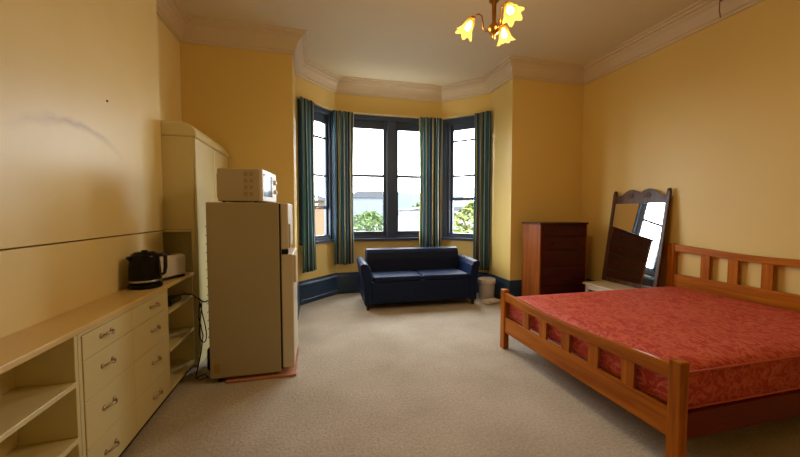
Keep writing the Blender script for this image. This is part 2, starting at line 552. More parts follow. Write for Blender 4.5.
# ---------------------------------------------------------------- windows
def window(name, seg, a, b, lights, sill_z=Z0, head_z=Z1):
    """lights: list of (x0, x1, glass_z0, glass_z1, [bars (z, thickness)], open_below z or None)"""
    loc, ang, L = SEG[seg]
    root = struct(empty(name, loc, ang))
    fr = MB()
    y0, y1 = 0.0, 0.11
    # casing around the opening, with a face architrave on the room side
    fr.box((a, y0, sill_z), (lights[0][0] - 0.05, y1, head_z)); fr.box((lights[-1][1] + 0.05, y0, sill_z), (b, y1, head_z))
    fr.box((a, y0, head_z - 0.05), (b, y1, head_z)); fr.box((a, y0, sill_z), (b, y1, sill_z + 0.05))
    fr.box((a - 0.05, -0.02, sill_z - 0.02), (a + 0.03, 0.0, head_z + 0.02))
    fr.box((b - 0.03, -0.02, sill_z - 0.02), (b + 0.05, 0.0, head_z + 0.02))
    fr.box((a - 0.05, -0.022, head_z - 0.03), (b + 0.05, 0.0, head_z + 0.03))
    for i in range(len(lights) - 1):
        fr.box((lights[i][1] + 0.055, -0.015, sill_z), (lights[i + 1][0] - 0.055, y1, head_z))
    fr.build('window_frame', M['slate'], root, bevel=0.004)
    MB().box((a - 0.05, -0.055, sill_z - 0.03), (b + 0.05, 0.06, sill_z + 0.012)).build('window_sill', M['slate'], root, bevel=0.006)
    for (x0, x1, g0, g1, bars, raised) in lights:
        sw = 0.055
        s_ = MB()
        zb = raised if raised else g0
        ys, ye = 0.035, 0.075
        s_.box((x0 - sw, ys, zb - (0.05 if raised else 0.08)), (x0, ye, head_z - 0.05)); s_.box((x1, ys, zb - (0.05 if raised else 0.08)), (x1 + sw, ye, head_z - 0.05))
        s_.box((x0, ys, g1), (x1, ye, head_z - 0.05))
        s_.box((x0, ys, zb - (0.05 if raised else 0.08)), (x1, ye, zb))
        for z, t in bars:
            s_.box((x0, ys + 0.005, z - t / 2), (x1, ye - 0.002, z + t / 2))
        if raised:
            s_.box((x0 - sw, 0.02, g0 - 0.08), (x1 + sw, 0.10, g0 - 0.0))
            s_.box((x0 - sw, 0.05, g0), (x0 - 0.012, 0.10, zb)); s_.box((x1 + 0.012, 0.05, g0), (x1 + sw, 0.10, zb))
        sash = s_.build('sash', M['slate'], root, bevel=0.003)
        MB().box((x0 - 0.01, 0.052, zb - 0.01), (x1 + 0.01, 0.057, g1 + 0.01)).build('pane', M['glass'], sash)
        if raised:
            lf = MB().box(((x0 + x1) / 2 - 0.03, 0.015, zb - 0.04), ((x0 + x1) / 2 + 0.03, 0.036, zb - 0.025))
            lf.build('sash_lift', M['brass'], sash, bevel=0.003)
    return root
window('window_1', 'wall_bay_left', 0.08, LS - 0.08, [(0.20, LS - 0.20, 1.02, 2.84, [(2.60, 0.03), (1.99, 0.035)], 1.50)])
window('window_2', 'wall_bay_centre', 0.08, 1.815, [(0.22, 0.825, 1.06, 2.84, [(2.03, 0.045)], None), (1.09, 1.68, 1.06, 2.84, [(2.03, 0.045)], None)])
window('window_3', 'wall_bay_right', 0.08, LS - 0.08, [(0.215, LS - 0.20, 1.02, 2.85, [(2.66, 0.03), (2.04, 0.035)], 1.66)])

# cream picture mould / curtain track above the windows
TR = [(0.0, 3.055), (0.06, 3.055), (0.06, 3.08), (0.02, 3.09), (0.0, 3.09)]
tr = sweep('curtain_track', ROOM, TR, M['cream_trim'], 5, 8)
tag(tr, 'thin cream curtain track running round the bay above the window frames', 'curtain track')

def curtain(name, p0, p1, z0, z1, folds, mat, label, amp=0.03, cloth=1.0, uo=0.0):
    p0 = Vector(p0); p1 = Vector(p1); d = (p1 - p0); L = d.length; d.normalize(); nrm = Vector((d.y, -d.x))
    bm = bmesh.new(); uvl = bm.loops.layers.uv.verify()
    nx, nz = folds * 10, 26
    g = []
    rnd = [random.uniform(0.7, 1.25) for _ in range(folds + 2)]
    for j in range(nz + 1):
        v = j / nz
        row = []
        for i in range(nx + 1):
            u = i / nx
            k = u * folds
            am = amp * (rnd[int(k)] * (1 - k % 1) + rnd[int(k) + 1] * (k % 1))
            am *= 0.55 + 0.45 * (1 - v) ** 0.5 if v < 1 else 0.55
            sq = 1.0 - 0.07 * math.sin(PI * (1 - v))
            pos = p0 + d * (L * (0.5 + (u - 0.5) * sq)) + nrm * (am * math.sin(2 * PI * k + 0.6 * math.sin(3 * v + k)))
            row.append(bm.verts.new((pos.x, pos.y, z0 + (z1 - z0) * v + (0.006 * math.sin(9 * u) if j == 0 else 0))))
        g.append(row)
    for j in range(nz):
        for i in range(nx):
            f = bm.faces.new((g[j][i], g[j][i + 1], g[j + 1][i + 1], g[j + 1][i]))
            for lp, (ii, jj) in zip(f.loops, ((i, j), (i + 1, j), (i + 1, j + 1), (i, j + 1))):
                lp[uvl].uv = (uo + cloth * ii / nx, jj / nz)
    me = bpy.data.meshes.new(name); bm.to_mesh(me); bm.free(); me.materials.append(mat)
    for p in me.polygons: p.use_smooth = True
    o = bpy.data.objects.new(name, me); C.objects.link(o)
    md = o.modifiers.new('solid', 'SOLIDIFY'); md.thickness = 0.004
    tag(o, label, 'curtain', 'striped curtains in the bay')
    return o
curtain('curtain', (-0.20, 5.17), (0.00, 5.38), 0.50, 3.06, 3, M['curtain'], 'teal striped curtain at the far left of the bay, beside the fridge')
curtain('curtain', (0.29, 5.72), (0.63, 5.77), 0.52, 3.06, 4, M['curtain2'], 'striped curtain hanging between the left and middle windows of the bay', uo=0.3, amp=0.035)
curtain('curtain', (1.77, 5.77), (2.18, 5.74), 0.52, 3.06, 4, M['curtain'], 'striped curtain hanging between the middle and right windows, behind the sofa', uo=0.2, amp=0.035)
curtain('curtain', (2.63, 5.37), (2.80, 5.12), 0.42, 3.06, 3, M['curtain2'], 'striped curtain with a gold edge at the far right of the bay', uo=0.1)

# ---------------------------------------------------------------- outside
struct(MB().box((-120, 6.3, -0.75), (160, 160, -0.6)).build('ground_outside', M['concrete']))
def clump(name, x, y, w, h, mat, label, n=260, seed=1, z0=-0.6, cat='shrub', group=None, leaf=0.5):
    random.seed(seed)
    root = empty(name, (x, y, z0))
    mb = MB()
    for i in range(n):
        a = random.uniform(0, 2 * PI); t = random.uniform(0, 1) ** 0.5; e = random.uniform(0.05, 1)
        r = w / 2 * t * math.sin(PI * min(0.95, 0.25 + 0.75 * e) * 0.95 + 0.1)
        c = Vector((r * math.cos(a), r * math.sin(a) * 0.7, h * e))
        s = leaf * random.uniform(0.5, 1)
        R = Matrix.Rotation(random.uniform(0, PI), 4, 'X') @ Matrix.Rotation(random.uniform(0, PI), 4, 'Z')
        q = [mb.bm.verts.new(c + (R @ Vector(p)) * s) for p in ((-.5, 0, 0), (0, -.22, .08), (.5, 0, 0), (0, .22, .08))]
        mb.bm.faces.new(q)
    mb.build('foliage', mat, root)
    st = MB()
    for k in range(4):
        a = k * PI / 2 + 0.4
        st.tube([(0.05 * math.cos(a), 0.05 * math.sin(a), 0), (0.12 * w * math.cos(a), 0.12 * w * math.sin(a), h * 0.35), (0.22 * w * math.cos(a), 0.22 * w * math.sin(a), h * 0.7)], [0.05, 0.035, 0.015], 6)
    st.build('stem', M['bark'], root)
    tag(root, label, cat, group)
    return root
clump('shrub', 5.4, 35, 6.4, 2.0, M['leaf'], 'green bush seen through the left pane of the middle window', 900, 3, leaf=0.55)
clump('shrub', 8.3, 16.5, 5.2, 2.5, M['leaf_yellow'], 'yellow-green bush seen through the open right window', 1100, 4, leaf=0.45)
clump('tree', 26.5, 76, 12, 5.5, M['leaf'], 'distant grey-green tree beyond the right pane of the middle window', 900, 5, leaf=1.2, cat='tree')

def house(x, y, w, d, h, mat, label, roof_h=1.2, nwin=3):
    r = empty('house', (x, y, -0.6))
    MB().box((0, 0, 0), (w, d, h)).build('wall', mat, r)
    MB().prism([(-0.3, h), (w + 0.3, h), (w * 0.75, h + roof_h), (w * 0.25, h + roof_h)], (-0.3, d + 0.3), 'y').build('roof', M['roof'], r)
    for i in range(nwin):
        cx = w * (i + 0.5) / nwin
        MB().box((cx - 0.6, -0.06, h * 0.45), (cx + 0.6, 0.02, h * 0.78)).build('window', M['grey_house'], r)
    tag(r, label, 'house')
    return r
house(5.2, 62, 9, 8, 4.6, M['grey_house'], 'pale grey house far behind the green bush')
house(13.5, 48, 12, 7, 2.3, M['white_house'], 'long low white building beyond the right pane of the middle window', 0.5, 5)
house(-4.6, 15.5, 5.0, 6, 2.5, M['tan_house'], 'tan house wall seen through the open left window', 0.6, 1)
mb = MB()
hp = [(-120, -0.6), (-120, 9)]
for i in range(49):
    x = -120 + i * 6
    hp.append((x, 8.5 + 2.5 * math.sin(i * 0.5) + 1.2 * math.sin(i * 1.3)))
hp.append((168, -0.6))
mb.prism(hp, (150, 157), 'y')
struct(mb.build('hill_outside', M['hill']))

# ---------------------------------------------------------------- built-in counter on the left
XF, XB = -1.066, XP - 0.010
CT = 0.87
def wbx(y0, y1, z0, z1, x0=XB, x1=XF): return MB().box((x0, y0, z0), (x1, y1, z1))
wt = MB().prism([(XB, 0.84), (-1.060, 0.84), (-1.056, 0.845), (-1.056, 0.866), (-1.060, CT), (XB, CT)], (0.35, 3.355), 'y')
wt = wt.build('worktop', M['worktop'], bevel=0.003)
tag(wt, 'long narrow cream worktop along the left wall under the kettle and toaster', 'worktop')

def open_shelf(y0, y1, shelves, label):
    r = empty('shelf_unit', ((XB + XF) / 2, (y0 + y1) / 2, 0))
    ox, oy = (XB + XF) / 2, (y0 + y1) / 2
    def lb(a, b): return MB().box((a[0] - ox, a[1] - oy, a[2]), (b[0] - ox, b[1] - oy, b[2]))
    lb((XB, y0, 0.06), (XF, y0 + 0.022, 0.84)).build('side_panel', M['cream'], r, bevel=0.002)
    lb((XB, y1 - 0.022, 0.06), (XF, y1, 0.84)).build('side_panel', M['cream'], r, bevel=0.002)
    lb((XB, y0 + 0.022, 0.06), (XB + 0.008, y1 - 0.022, 0.84)).build('back_panel', M['cream'], r)
    for z in shelves:
        lb((XB + 0.008, y0 + 0.022, z - 0.024), (XF + 0.004, y1 - 0.022, z)).build('shelf', M['cream'], r, bevel=0.003)
    lb((XB, y0, 0.0), (XF - 0.035, y1, 0.06)).build('plinth', M['dark_gap'], r)
    tag(r, label, 'shelf unit')
    return r
open_shelf(0.35, 1.838, (0.63, 0.37, 0.085), 'open cream shelf unit nearest the camera at the bottom left')
open_shelf(2.794, 3.35, (0.67, 0.38, 0.085), 'open cream shelf unit between the drawers and the fridge')

du = empty('drawer_cabinet', (XF, 2.316, 0))
def ld(a, b): return MB().box((a[0] - XF, a[1] - 2.316, a[2]), (b[0] - XF, b[1] - 2.316, b[2]))
ld((XB, 1.84, 0.06), (XF - 0.022, 2.792, 0.84)).build('body', M['cream'], du)
mbf = MB()
for (a, b) in (((XF - 0.022, 1.84, 0.06), (XF, 1.862, 0.84)), ((XF - 0.022, 2.775, 0.06), (XF, 2.792, 0.84)), ((XF - 0.022, 1.862, 0.825), (XF, 2.775, 0.84))):
    mbf.box((a[0] - XF, a[1] - 2.316, a[2]), (b[0] - XF, b[1] - 2.316, b[2]))
mbf.build('face_frame', M['cream'], du)
ld((XB, 1.84, 0), (XF - 0.035, 2.792, 0.06)).build('plinth', M['dark_gap'], du)
handle_me = None
def handle_mesh():
    mb = MB()
    pts = []
    for i in range(13):
        t = i / 12
        pts.append((0.008 + 0.020 * math.sin(PI * t) ** 0.7, -0.045 + 0.09 * t, 0.006 * math.sin(2 * PI * t)))
    rr = [0.004 + 0.0025 * abs(math.sin(PI * 2.5 * i / 12)) for i in range(13)]
    mb.tube(pts, rr, 8)
    for s in (-1, 1):
        m = Matrix.Translation((0, s * 0.045, 0)) @ Matrix.Rotation(PI / 2, 4, 'Y')
        mb.lathe([(0.0005, 0.0), (0.013, 0.0), (0.011, 0.006), (0.006, 0.009), (0.0005, 0.012)], 12, m)
    return mb
rows = [(0.702, 0.822), (0.502, 0.6995), (0.267, 0.4995), (0.064, 0.2645)]
hz = [0.775, 0.618, 0.40, 0.165]
for col, (ya, yb) in enumerate(((1.866, 2.3125), (2.315, 2.772))):
    for (za, zb), h in zip(rows, hz):
        # slab fronts sit almost flush in the face frame
        d = ld((XF - 0.018, ya, za), (XF + (0.003 if col else 0.004), yb, zb)).build('drawer', M['cream'], du, bevel=0.002)
        if handle_me is None:
            hd = handle_mesh().build('handle', M['bronze'], d, smooth=True); handle_me = hd.data
        else:
            hd = bpy.data.objects.new('handle', handle_me); C.objects.link(hd); hd.parent = d
        hd.location = (0.004, (ya + yb) / 2 - 2.316 + (-0.04 if not col else 0.04), h)
tag(du, 'cream cabinet of eight drawers with ornate metal handles', 'drawer cabinet')

# ---------------------------------------------------------------- tall cupboard
cb = empty('cupboard', (-1.27, 3.9, 0))
def lc(mb_pts=None): pass
cx0, cy0 = -1.27, 3.9
def cbx(a, b): return MB().box((a[0] - cx0, a[1] - cy0, a[2]), (b[0] - cx0, b[1] - cy0, b[2]))
X0c, X1c, Y0c, Y1c = XL + 0.003, -1.045, 3.375, 4.55
# lower carcass, set back behind the worktop niche; upper carcass over it
body = MB()
def cadd(a, b): body.box((a[0] - cx0, a[1] - cy0, a[2]), (b[0] - cx0, b[1] - cy0, b[2]))
cadd((X0c, 3.58, 0.0), (X1c, Y1c, 2.06))
cadd((X0c, 3.375, 0.0), (X1c, 3.58, 0.84))
cadd((X0c, 3.56, 0.84), (X1c, 3.58, 1.24))
cadd((X1c - 0.03, 3.375, 0.84), (X1c, 3.58, 1.24))
body.build('carcass', M['cream'], cb, bevel=0.003)
up = MB()
# upper box with rounded upper corner towards the camera
prof = [(3.373, 1.245), (3.58, 1.245), (3.58, 2.06), (3.373, 2.06)]
up.prism([(y - cy0, z) for y, z in prof], (X0c - cx0, X1c - cx0), 'x')
up.build('upper_box', M['cream'], cb, bevel=0.008)
# bull-nosed ledge under the upper box
cbx((X0c, 3.373, 1.222), (X1c + 0.005, 3.56, 1.245)).build('ledge', M['cream'], cb, bevel=0.006)
# rounded cornice along the top
top = MB()
rp = []
for i in range(9):
    a = i / 8 * PI / 2
    rp.append((X1c + 0.032 - 0.11 * (1 - math.cos(a)), 2.065 + 0.125 * math.sin(a)))
outl = [(X0c, 2.06), (X1c + 0.032, 2.06)] + rp[1:] + [(X0c, 2.19)]
top.prism([(x - cx0, z) for x, z in outl], (3.373 - cy0, Y1c - cy0), 'y')
top.build('cornice', M['cream'], cb, bevel=0.02, seg=4)
d1 = cbx((X1c, 3.38, 0.10), (X1c + 0.02, 3.925, 2.052)).build('door', M['cream'], cb, bevel=0.004)
d2 = cbx((X1c, 3.94, 0.10), (X1c + 0.02, 4.54, 2.052)).build('door', M['cream'], cb, bevel=0.004)
for d, yy in ((d1, 3.88), (d2, 3.985)):
    MB().lathe([(0.0005, 0), (0.008, 0), (0.007, 0.012), (0.014, 0.02), (0.012, 0.028), (0.0005, 0.031)], 14,
               Matrix.Translation((X1c + 0.02 - cx0, yy - cy0, 1.1)) @ Matrix.Rotation(PI / 2, 4, 'Y')).build('knob', M['bronze'], d, smooth=True)
tag(cb, 'tall cream painted cupboard with rounded top behind the fridge', 'cupboard')

# ---------------------------------------------------------------- fridge on its board, microwave on top
FX0, FX1, FY0, FY1 = -0.848, -0.300, 2.99, 3.55
bd = MB().box((FX0 + 0.12, FY0 - 0.025, 0.0), (-0.178, FY1 + 0.02, 0.02)).build('floor_board', M['pink_board'], bevel=0.004)
tag(bd, 'thin pinkish brown board on the carpet under the fridge', 'board')
fcx, fcy = (FX0 + FX1) / 2, (FY0 + FY1) / 2
fr = empty('fridge', (fcx, fcy, 0.02))
def fb(a, b): return MB().box((a[0] - fcx, a[1] - fcy, a[2] - 0.02), (b[0] - fcx, b[1] - fcy, b[2] - 0.02))
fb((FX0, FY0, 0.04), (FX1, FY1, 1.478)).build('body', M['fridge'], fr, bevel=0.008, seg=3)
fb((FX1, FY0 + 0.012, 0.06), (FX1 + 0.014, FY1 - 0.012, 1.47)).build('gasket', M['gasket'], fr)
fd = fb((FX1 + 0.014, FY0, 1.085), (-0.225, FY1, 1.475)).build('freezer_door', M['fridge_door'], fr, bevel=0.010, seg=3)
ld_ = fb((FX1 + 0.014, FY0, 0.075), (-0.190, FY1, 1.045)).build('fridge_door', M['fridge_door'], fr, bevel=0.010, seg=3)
fb((FX1 + 0.02, FY0 - 0.006, 1.045), (-0.228, FY0 + 0.05, 1.085)).build('hinge', M['black'], fr, bevel=0.006)
fb((-0.228, FY0 + 0.02, 1.092), (-0.208, FY0 + 0.05, 1.30)).build('handle', M['fridge_door'], fd, bevel=0.006)
fb((-0.192, FY0 + 0.02, 0.80), (-0.168, FY0 + 0.05, 1.035)).build('handle', M['fridge_door'], ld_, bevel=0.006)
fb((FX0 + 0.03, FY0 - 0.0015, 0.09), (FX0 + 0.075, FY0 + 0.001, 0.16)).build('rating_label', plain('tan_sticker', (170, 130, 70), 0.5), fr)
for (fx, fy) in ((FX0 + 0.06, FY0 + 0.05), (FX1 - 0.05, FY0 + 0.05), (FX0 + 0.06, FY1 - 0.05), (FX1 - 0.05, FY1 - 0.05)):
    zz = 0.0 if fx > FX0 + 0.12 else -0.02
    MB().lathe([(0.0005, zz), (0.018, zz), (0.018, 0.024), (0.0005, 0.024)], 12, Matrix.Translation((fx - fcx, fy - fcy, 0))).build('foot', M['black'], fr)
rg = MB()
for k in range(14):
    z = 0.35 + k * 0.07
    rg.tube([(FX0 - 0.02 - fcx, FY0 + 0.05 - fcy, z), (FX0 - 0.02 - fcx, FY1 - 0.05 - fcy, z)], 0.003, 6)
for y in (FY0 + 0.06, (FY0 + FY1) / 2, FY1 - 0.06):
    rg.tube([(FX0 - 0.012 - fcx, y - fcy, 0.33), (FX0 - 0.012 - fcx, y - fcy, 1.28)], 0.0035, 6)
    rg.tube([(FX0 + 0.005 - fcx, y - fcy, 1.27), (FX0 - 0.014 - fcx, y - fcy, 1.27)], 0.0035, 6)
rg.build('rear_coil', M['black'], fr)
fb((FX0 - 0.055, FY0 + 0.10, 0.06), (FX0 + 0.002, FY1 - 0.10, 0.26)).build('compressor', M['black'], fr, bevel=0.03, seg=3)
tag(fr, 'off-white upright fridge freezer seen from its plain side', 'fridge')

mw = empty('microwave', (-0.450, 3.08, 1.4785), math.radians(-7.5))
# local: x from -0.36 (back) to 0 (front), y from 0 to 0.46
MB().box((-0.345, 0, 0.012), (-0.012, 0.46, 0.285)).build('casing', M['mw_side'], mw, bevel=0.008, seg=3)
MB().box((-0.375, 0.05, 0.035), (-0.344, 0.41, 0.25)).build('rear_cover', M['mw_side'], mw, bevel=0.012)
door = MB().box((-0.012, 0.0, 0.014), (0.018, 0.345, 0.283)).build('door', M['white_plastic'], mw, bevel=0.006)
MB().box((0.017, 0.035, 0.055), (0.0205, 0.30, 0.245)).build('door_window', M['mw_glass'], door, bevel=0.001)
pnl = MB().box((-0.012, 0.348, 0.014), (0.016, 0.46, 0.283)).build('control_panel', M['white_plastic'], mw, bevel=0.005)
for z in (0.20, 0.11):
    MB().lathe([(0.0005, 0), (0.022, 0), (0.019, 0.018), (0.0005, 0.019)], 16, Matrix.Translation((0.016, 0.404, z)) @ Matrix.Rotation(PI / 2, 4, 'Y')).build('knob', M['white_plastic'], pnl)
for i in range(2):
    for j in range(4):
        vt = MB()
        for k in range(4):
            vt.box((-0.135 + i * 0.045, -0.0012, 0.06 + j * 0.055 + k * 0.008), (-0.105 + i * 0.045, 0.0006, 0.064 + j * 0.055 + k * 0.008))
        vt.build('vent', M['vent'], mw)
for (x, y) in ((-0.31, 0.04), (-0.05, 0.04), (-0.31, 0.42), (-0.05, 0.42)):
    MB().lathe([(0.0005, 0.0), (0.014, 0.0), (0.014, 0.014), (0.0005, 0.014)], 10, Matrix.Translation((x, y, 0))).build('foot', M['black_matt'], mw)
tag(mw, 'white microwave oven standing on top of the fridge', 'microwave')

# ---------------------------------------------------------------- kettle and toaster on the worktop
kt = empty('kettle', (-1.172, 2.74, CT), math.radians(42))
MB().lathe([(0.0005, 0), (0.098, 0), (0.102, 0.008), (0.100, 0.028), (0.094, 0.032), (0.0005, 0.032)], 32).build('power_base', M['black'], kt, smooth=True, bevel=0.002)
MB().lathe([(0.0005, 0.033), (0.094, 0.033), (0.097, 0.05), (0.095, 0.10), (0.091, 0.16), (0.084, 0.22), (0.074, 0.24), (0.0005, 0.243)], 36).build('body', M['black'], kt, smooth=True)
MB().lathe([(0.0975, 0.046), (0.0985, 0.048), (0.0985, 0.058), (0.0965, 0.060)], 36).build('steel_band', M['steel'], kt, smooth=True, solid=0.001)
MB().lathe([(0.0005, 0.240), (0.068, 0.240), (0.060, 0.250), (0.02, 0.252), (0.018, 0.262), (0.0005, 0.264)], 28).build('lid', M['black'], kt, smooth=True)
MB().tube([(0.07, 0, 0.222), (0.115, 0, 0.222), (0.128, 0, 0.205), (0.128, 0, 0.13), (0.12, 0, 0.085), (0.09, 0, 0.07)], [0.012, 0.013, 0.013, 0.013, 0.012, 0.011], 12).build('handle', plain('grey_black_plastic', (30, 30, 31), 0.3), kt, smooth=True)
MB().prism([(-0.070, 0.16), (-0.105, 0.218), (-0.098, 0.226), (-0.060, 0.226)], (-0.022, 0.022), 'y').build('spout', M['black'], kt, bevel=0.006)
tag(kt, 'black kettle with a thin steel band on the worktop', 'kettle')

ts = empty('toaster', (-1.170, 3.055, CT), math.radians(68))
MB().box((-0.125, -0.075, 0.0), (0.125, 0.075, 0.022)).build('base', M['black_matt'], ts, bevel=0.008)
def rrect(w, h, r, z0=0.0, n=5):
    p = [(-w, z0), (w, z0)]
    for i in range(n + 1):
        a = i / n * PI / 2; p.append((w - r + r * math.cos(a), z0 + h - r + r * math.sin(a)))
    for i in range(n + 1):
        a = PI / 2 + i / n * PI / 2; p.append((-w + r + r * math.cos(a), z0 + h - r + r * math.sin(a)))
    return p
MB().prism(rrect(0.078, 0.165, 0.03, 0.022), (-0.13, 0.13), 'x').build('casing', M['white_plastic'], ts, bevel=0.012, seg=3)
MB().box((-0.095, -0.045, 0.1855), (0.095, 0.045, 0.189)).build('slot_plate', M['bronze'], ts, bevel=0.001)
for y in (-0.022, 0.022):
    MB().box((-0.085, y - 0.011, 0.1875), (0.085, y + 0.011, 0.1902)).build('bread_slot', M['black_matt'], ts)
MB().box((-0.152, -0.018, 0.11), (-0.129, 0.018, 0.124)).build('lever', M['black'], ts, bevel=0.004)
tag(ts, 'small cream toaster beside the kettle at the end of the worktop', 'toaster')

# power board and cords
pb = empty('power_board', (-1.14, 3.03, 0.671))
MB().box((-0.05, -0.10, 0.0), (0.05, 0.12, 0.045)).build('body', M['black'], pb, bevel=0.01)
MB().tube([(0.0, 0.11, 0.03), (0.04, 0.20, 0.03), (0.10, 0.21, 0.02), (0.135, 0.20, -0.01)], 0.005, 8).build('lead', M['black'], pb, smooth=True)
MB().box((-0.02, -0.05, 0.043), (0.015, -0.01, 0.07)).build('plug', M['black'], pb, bevel=0.006)
tag(pb, 'black power board lying on the open shelf behind the drawers', 'power board')
cd = MB()
P = []
for i in range(33):
    t = i / 32
    P.append((-0.965 + 0.03 * math.sin(t * 2 * PI) + 0.015 * t, 3.18 + 0.045 * math.sin(t * PI), 0.64 - 0.37 * math.sin(t * PI) ** 0.8))
cd.tube(P, 0.0045, 8)
P = [(-1.00, 3.24, 0.655), (-0.985, 3.22, 0.66), (-0.96, 3.19, 0.645), (-0.93, 3.18, 0.635), (-0.90, 3.20, 0.64), (-0.872, 3.24, 0.62)]
cd.tube(P, 0.007, 8)
P = [(-0.965, 3.18, 0.64), (-0.98, 3.19, 0.5), (-0.945, 3.17, 0.35), (-0.97, 3.19, 0.2), (-0.99, 3.17, 0.08), (-1.0, 3.14, 0.012), (-0.95, 3.08, 0.006), (-0.9, 3.12, 0.006), (-0.94, 3.18, 0.006), (-1.0, 3.12, 0.006)]
cd.tube(P, 0.0045, 8)
cdo = cd.build('extension_cord', M['black'], smooth=True)
tag(cdo, 'black cords looping down between the shelf unit and the fridge', 'cord')

# ---------------------------------------------------------------- sofa
sf = empty('sofa', (1.505, 4.70, 0), math.radians(-1.6))
# local: x -0.88..0.88, y 0 (front) .. 0.74 (back)
base = MB().prism([(0.0, 0.09), (-0.005, 0.395), (0.02, 0.405), (0.70, 0.405), (0.70, 0.09)], (-0.74, 0.74), 'x')
base.build('base', M['navy'], sf, bevel=0.012, seg=3)
for s in (-1, 1):
    a = [(s * 0.735, 0.07), (s * 0.845, 0.07), (s * 0.862, 0.40), (s * 0.905, 0.62), (s * 0.900, 0.655), (s * 0.86, 0.672), (s * 0.80, 0.655), (s * 0.765, 0.60), (s * 0.738, 0.42)]
    am = MB()
    am.prism(a, (-0.01, 0.68), 'y')
    # the arm rises slightly towards the back
    for v in am.bm.verts:
        if v.co.z > 0.5: v.co.z += 0.03 * v.co.y
    am.build('arm', M['navy'], sf, bevel=0.018, seg=3)
    c = MB()
    c.box((s * 0.008, -0.012, 0.400), (s * 0.728, 0.56, 0.478))
    co = c.build('seat_cushion', M['navy'], sf, bevel=0.03, seg=5)
bk = MB()
bo = [(0.50, 0.34), (0.475, 0.46), (0.505, 0.66), (0.53, 0.76), (0.56, 0.805), (0.61, 0.825), (0.66, 0.81), (0.69, 0.76), (0.71, 0.5), (0.72, 0.10), (0.68, 0.10)]
bk.prism(bo, (-0.765, 0.765), 'x')
bk.build('backrest', M['navy'], sf, bevel=0.02, seg=3)
for (x, y) in ((-0.80, 0.03), (0.80, 0.03), (-0.80, 0.64), (0.80, 0.64)):
    MB().lathe([(0.0005, 0), (0.02, 0), (0.027, 0.075), (0.0005, 0.075)], 14, Matrix.Translation((x, y, 0))).build('foot', M['mahog_x'], sf)
tag(sf, 'navy blue two-seat sofa in front of the bay window', 'sofa')

# ---------------------------------------------------------------- waste bin
wb = empty('waste_bin', (2.63, 4.88, 0))
MB().lathe([(0.0005, 0.004), (0.112, 0.004), (0.118, 0.02), (0.127, 0.33), (0.128, 0.335), (0.122, 0.335), (0.102, 0.025), (0.0005, 0.02)], 28).build('bucket', plain('grey_white_plastic', (206, 200, 194), 0.45), wb, smooth=True)
mbb = MB()
mbb.lathe([(0.118, 0.25), (0.124, 0.338), (0.131, 0.345), (0.136, 0.335), (0.134, 0.30), (0.137, 0.275)], 40, ruffle=(0.05, 9, 0.012))
mbb.build('liner_bag', M['white_plastic'], wb, smooth=True, solid=0.002)
tag(wb, 'small pale waste bin with a white liner between sofa and drawers', 'bin')
pg = MB()
random.seed(12)
mm = bmesh.ops.create_icosphere(pg.bm, subdivisions=3, radius=1.0)
for v in pg.bm.verts:
    n_ = v.co.normalized()
    k = 1 + 0.18 * math.sin(7 * n_.x + 3 * n_.y) + 0.12 * math.sin(11 * n_.y - 5 * n_.z)
    v.co = Vector((n_.x * 0.15 * k, n_.y * 0.07 * k, 0.036 + max(-0.036, n_.z * 0.04 * k)))
bg_ = pg.build('plastic_bag', M['white_plastic'])
bg_.location = (2.60, 4.66, 0)
tag(bg_, 'crumpled white plastic bag on the carpet in front of the bin', 'bag')

# ---------------------------------------------------------------- chest of drawers
ch = empty('chest_of_drawers', (3.375, 4.05, 0))
cw, cdp, chh = 0.385, 0.43, 1.25
MB().box((-cw, 0.012, 0.08), (-cw + 0.02, cdp, chh - 0.025)).build('side_panel', M['mahog_lit_z'], ch, bevel=0.002)
MB().box((cw - 0.02, 0.012, 0.08), (cw, cdp, chh - 0.025)).build('side_panel', M['mahog_lit_z'], ch, bevel=0.002)
MB().box((-cw + 0.02, 0.03, 0.08), (cw - 0.02, cdp, chh - 0.025)).build('carcass', M['mahog_x'], ch)
MB().box((-cw - 0.012, 0.0, chh - 0.025), (cw + 0.012, cdp + 0.01, chh)).build('top', M['mahog_x'], ch, bevel=0.006)
MB().box((-cw, 0.015, 0.0), (cw, cdp, 0.08)).build('plinth', M['mahog_x'], ch)
zt = chh - 0.035
for hgt in (0.16, 0.19, 0.23, 0.26, 0.27):
    d = MB().box((-cw + 0.024, 0.008, zt - hgt + 0.006), (cw - 0.024, 0.032, zt)).build('drawer', M['mahog_x'], ch, bevel=0.004)
    for s in (-1, 1):
        MB().lathe([(0.0005, 0), (0.008, 0), (0.007, 0.010), (0.016, 0.018), (0.014, 0.026), (0.0005, 0.029)], 14,
                   Matrix.Translation((s * 0.2, 0.008, zt - hgt / 2)) @ Matrix.Rotation(PI / 2, 4, 'X')).build('knob', M['mahog_x'], d, smooth=True)
    zt -= hgt
tag(ch, 'dark reddish wooden chest of drawers in the back right corner', 'chest of drawers')

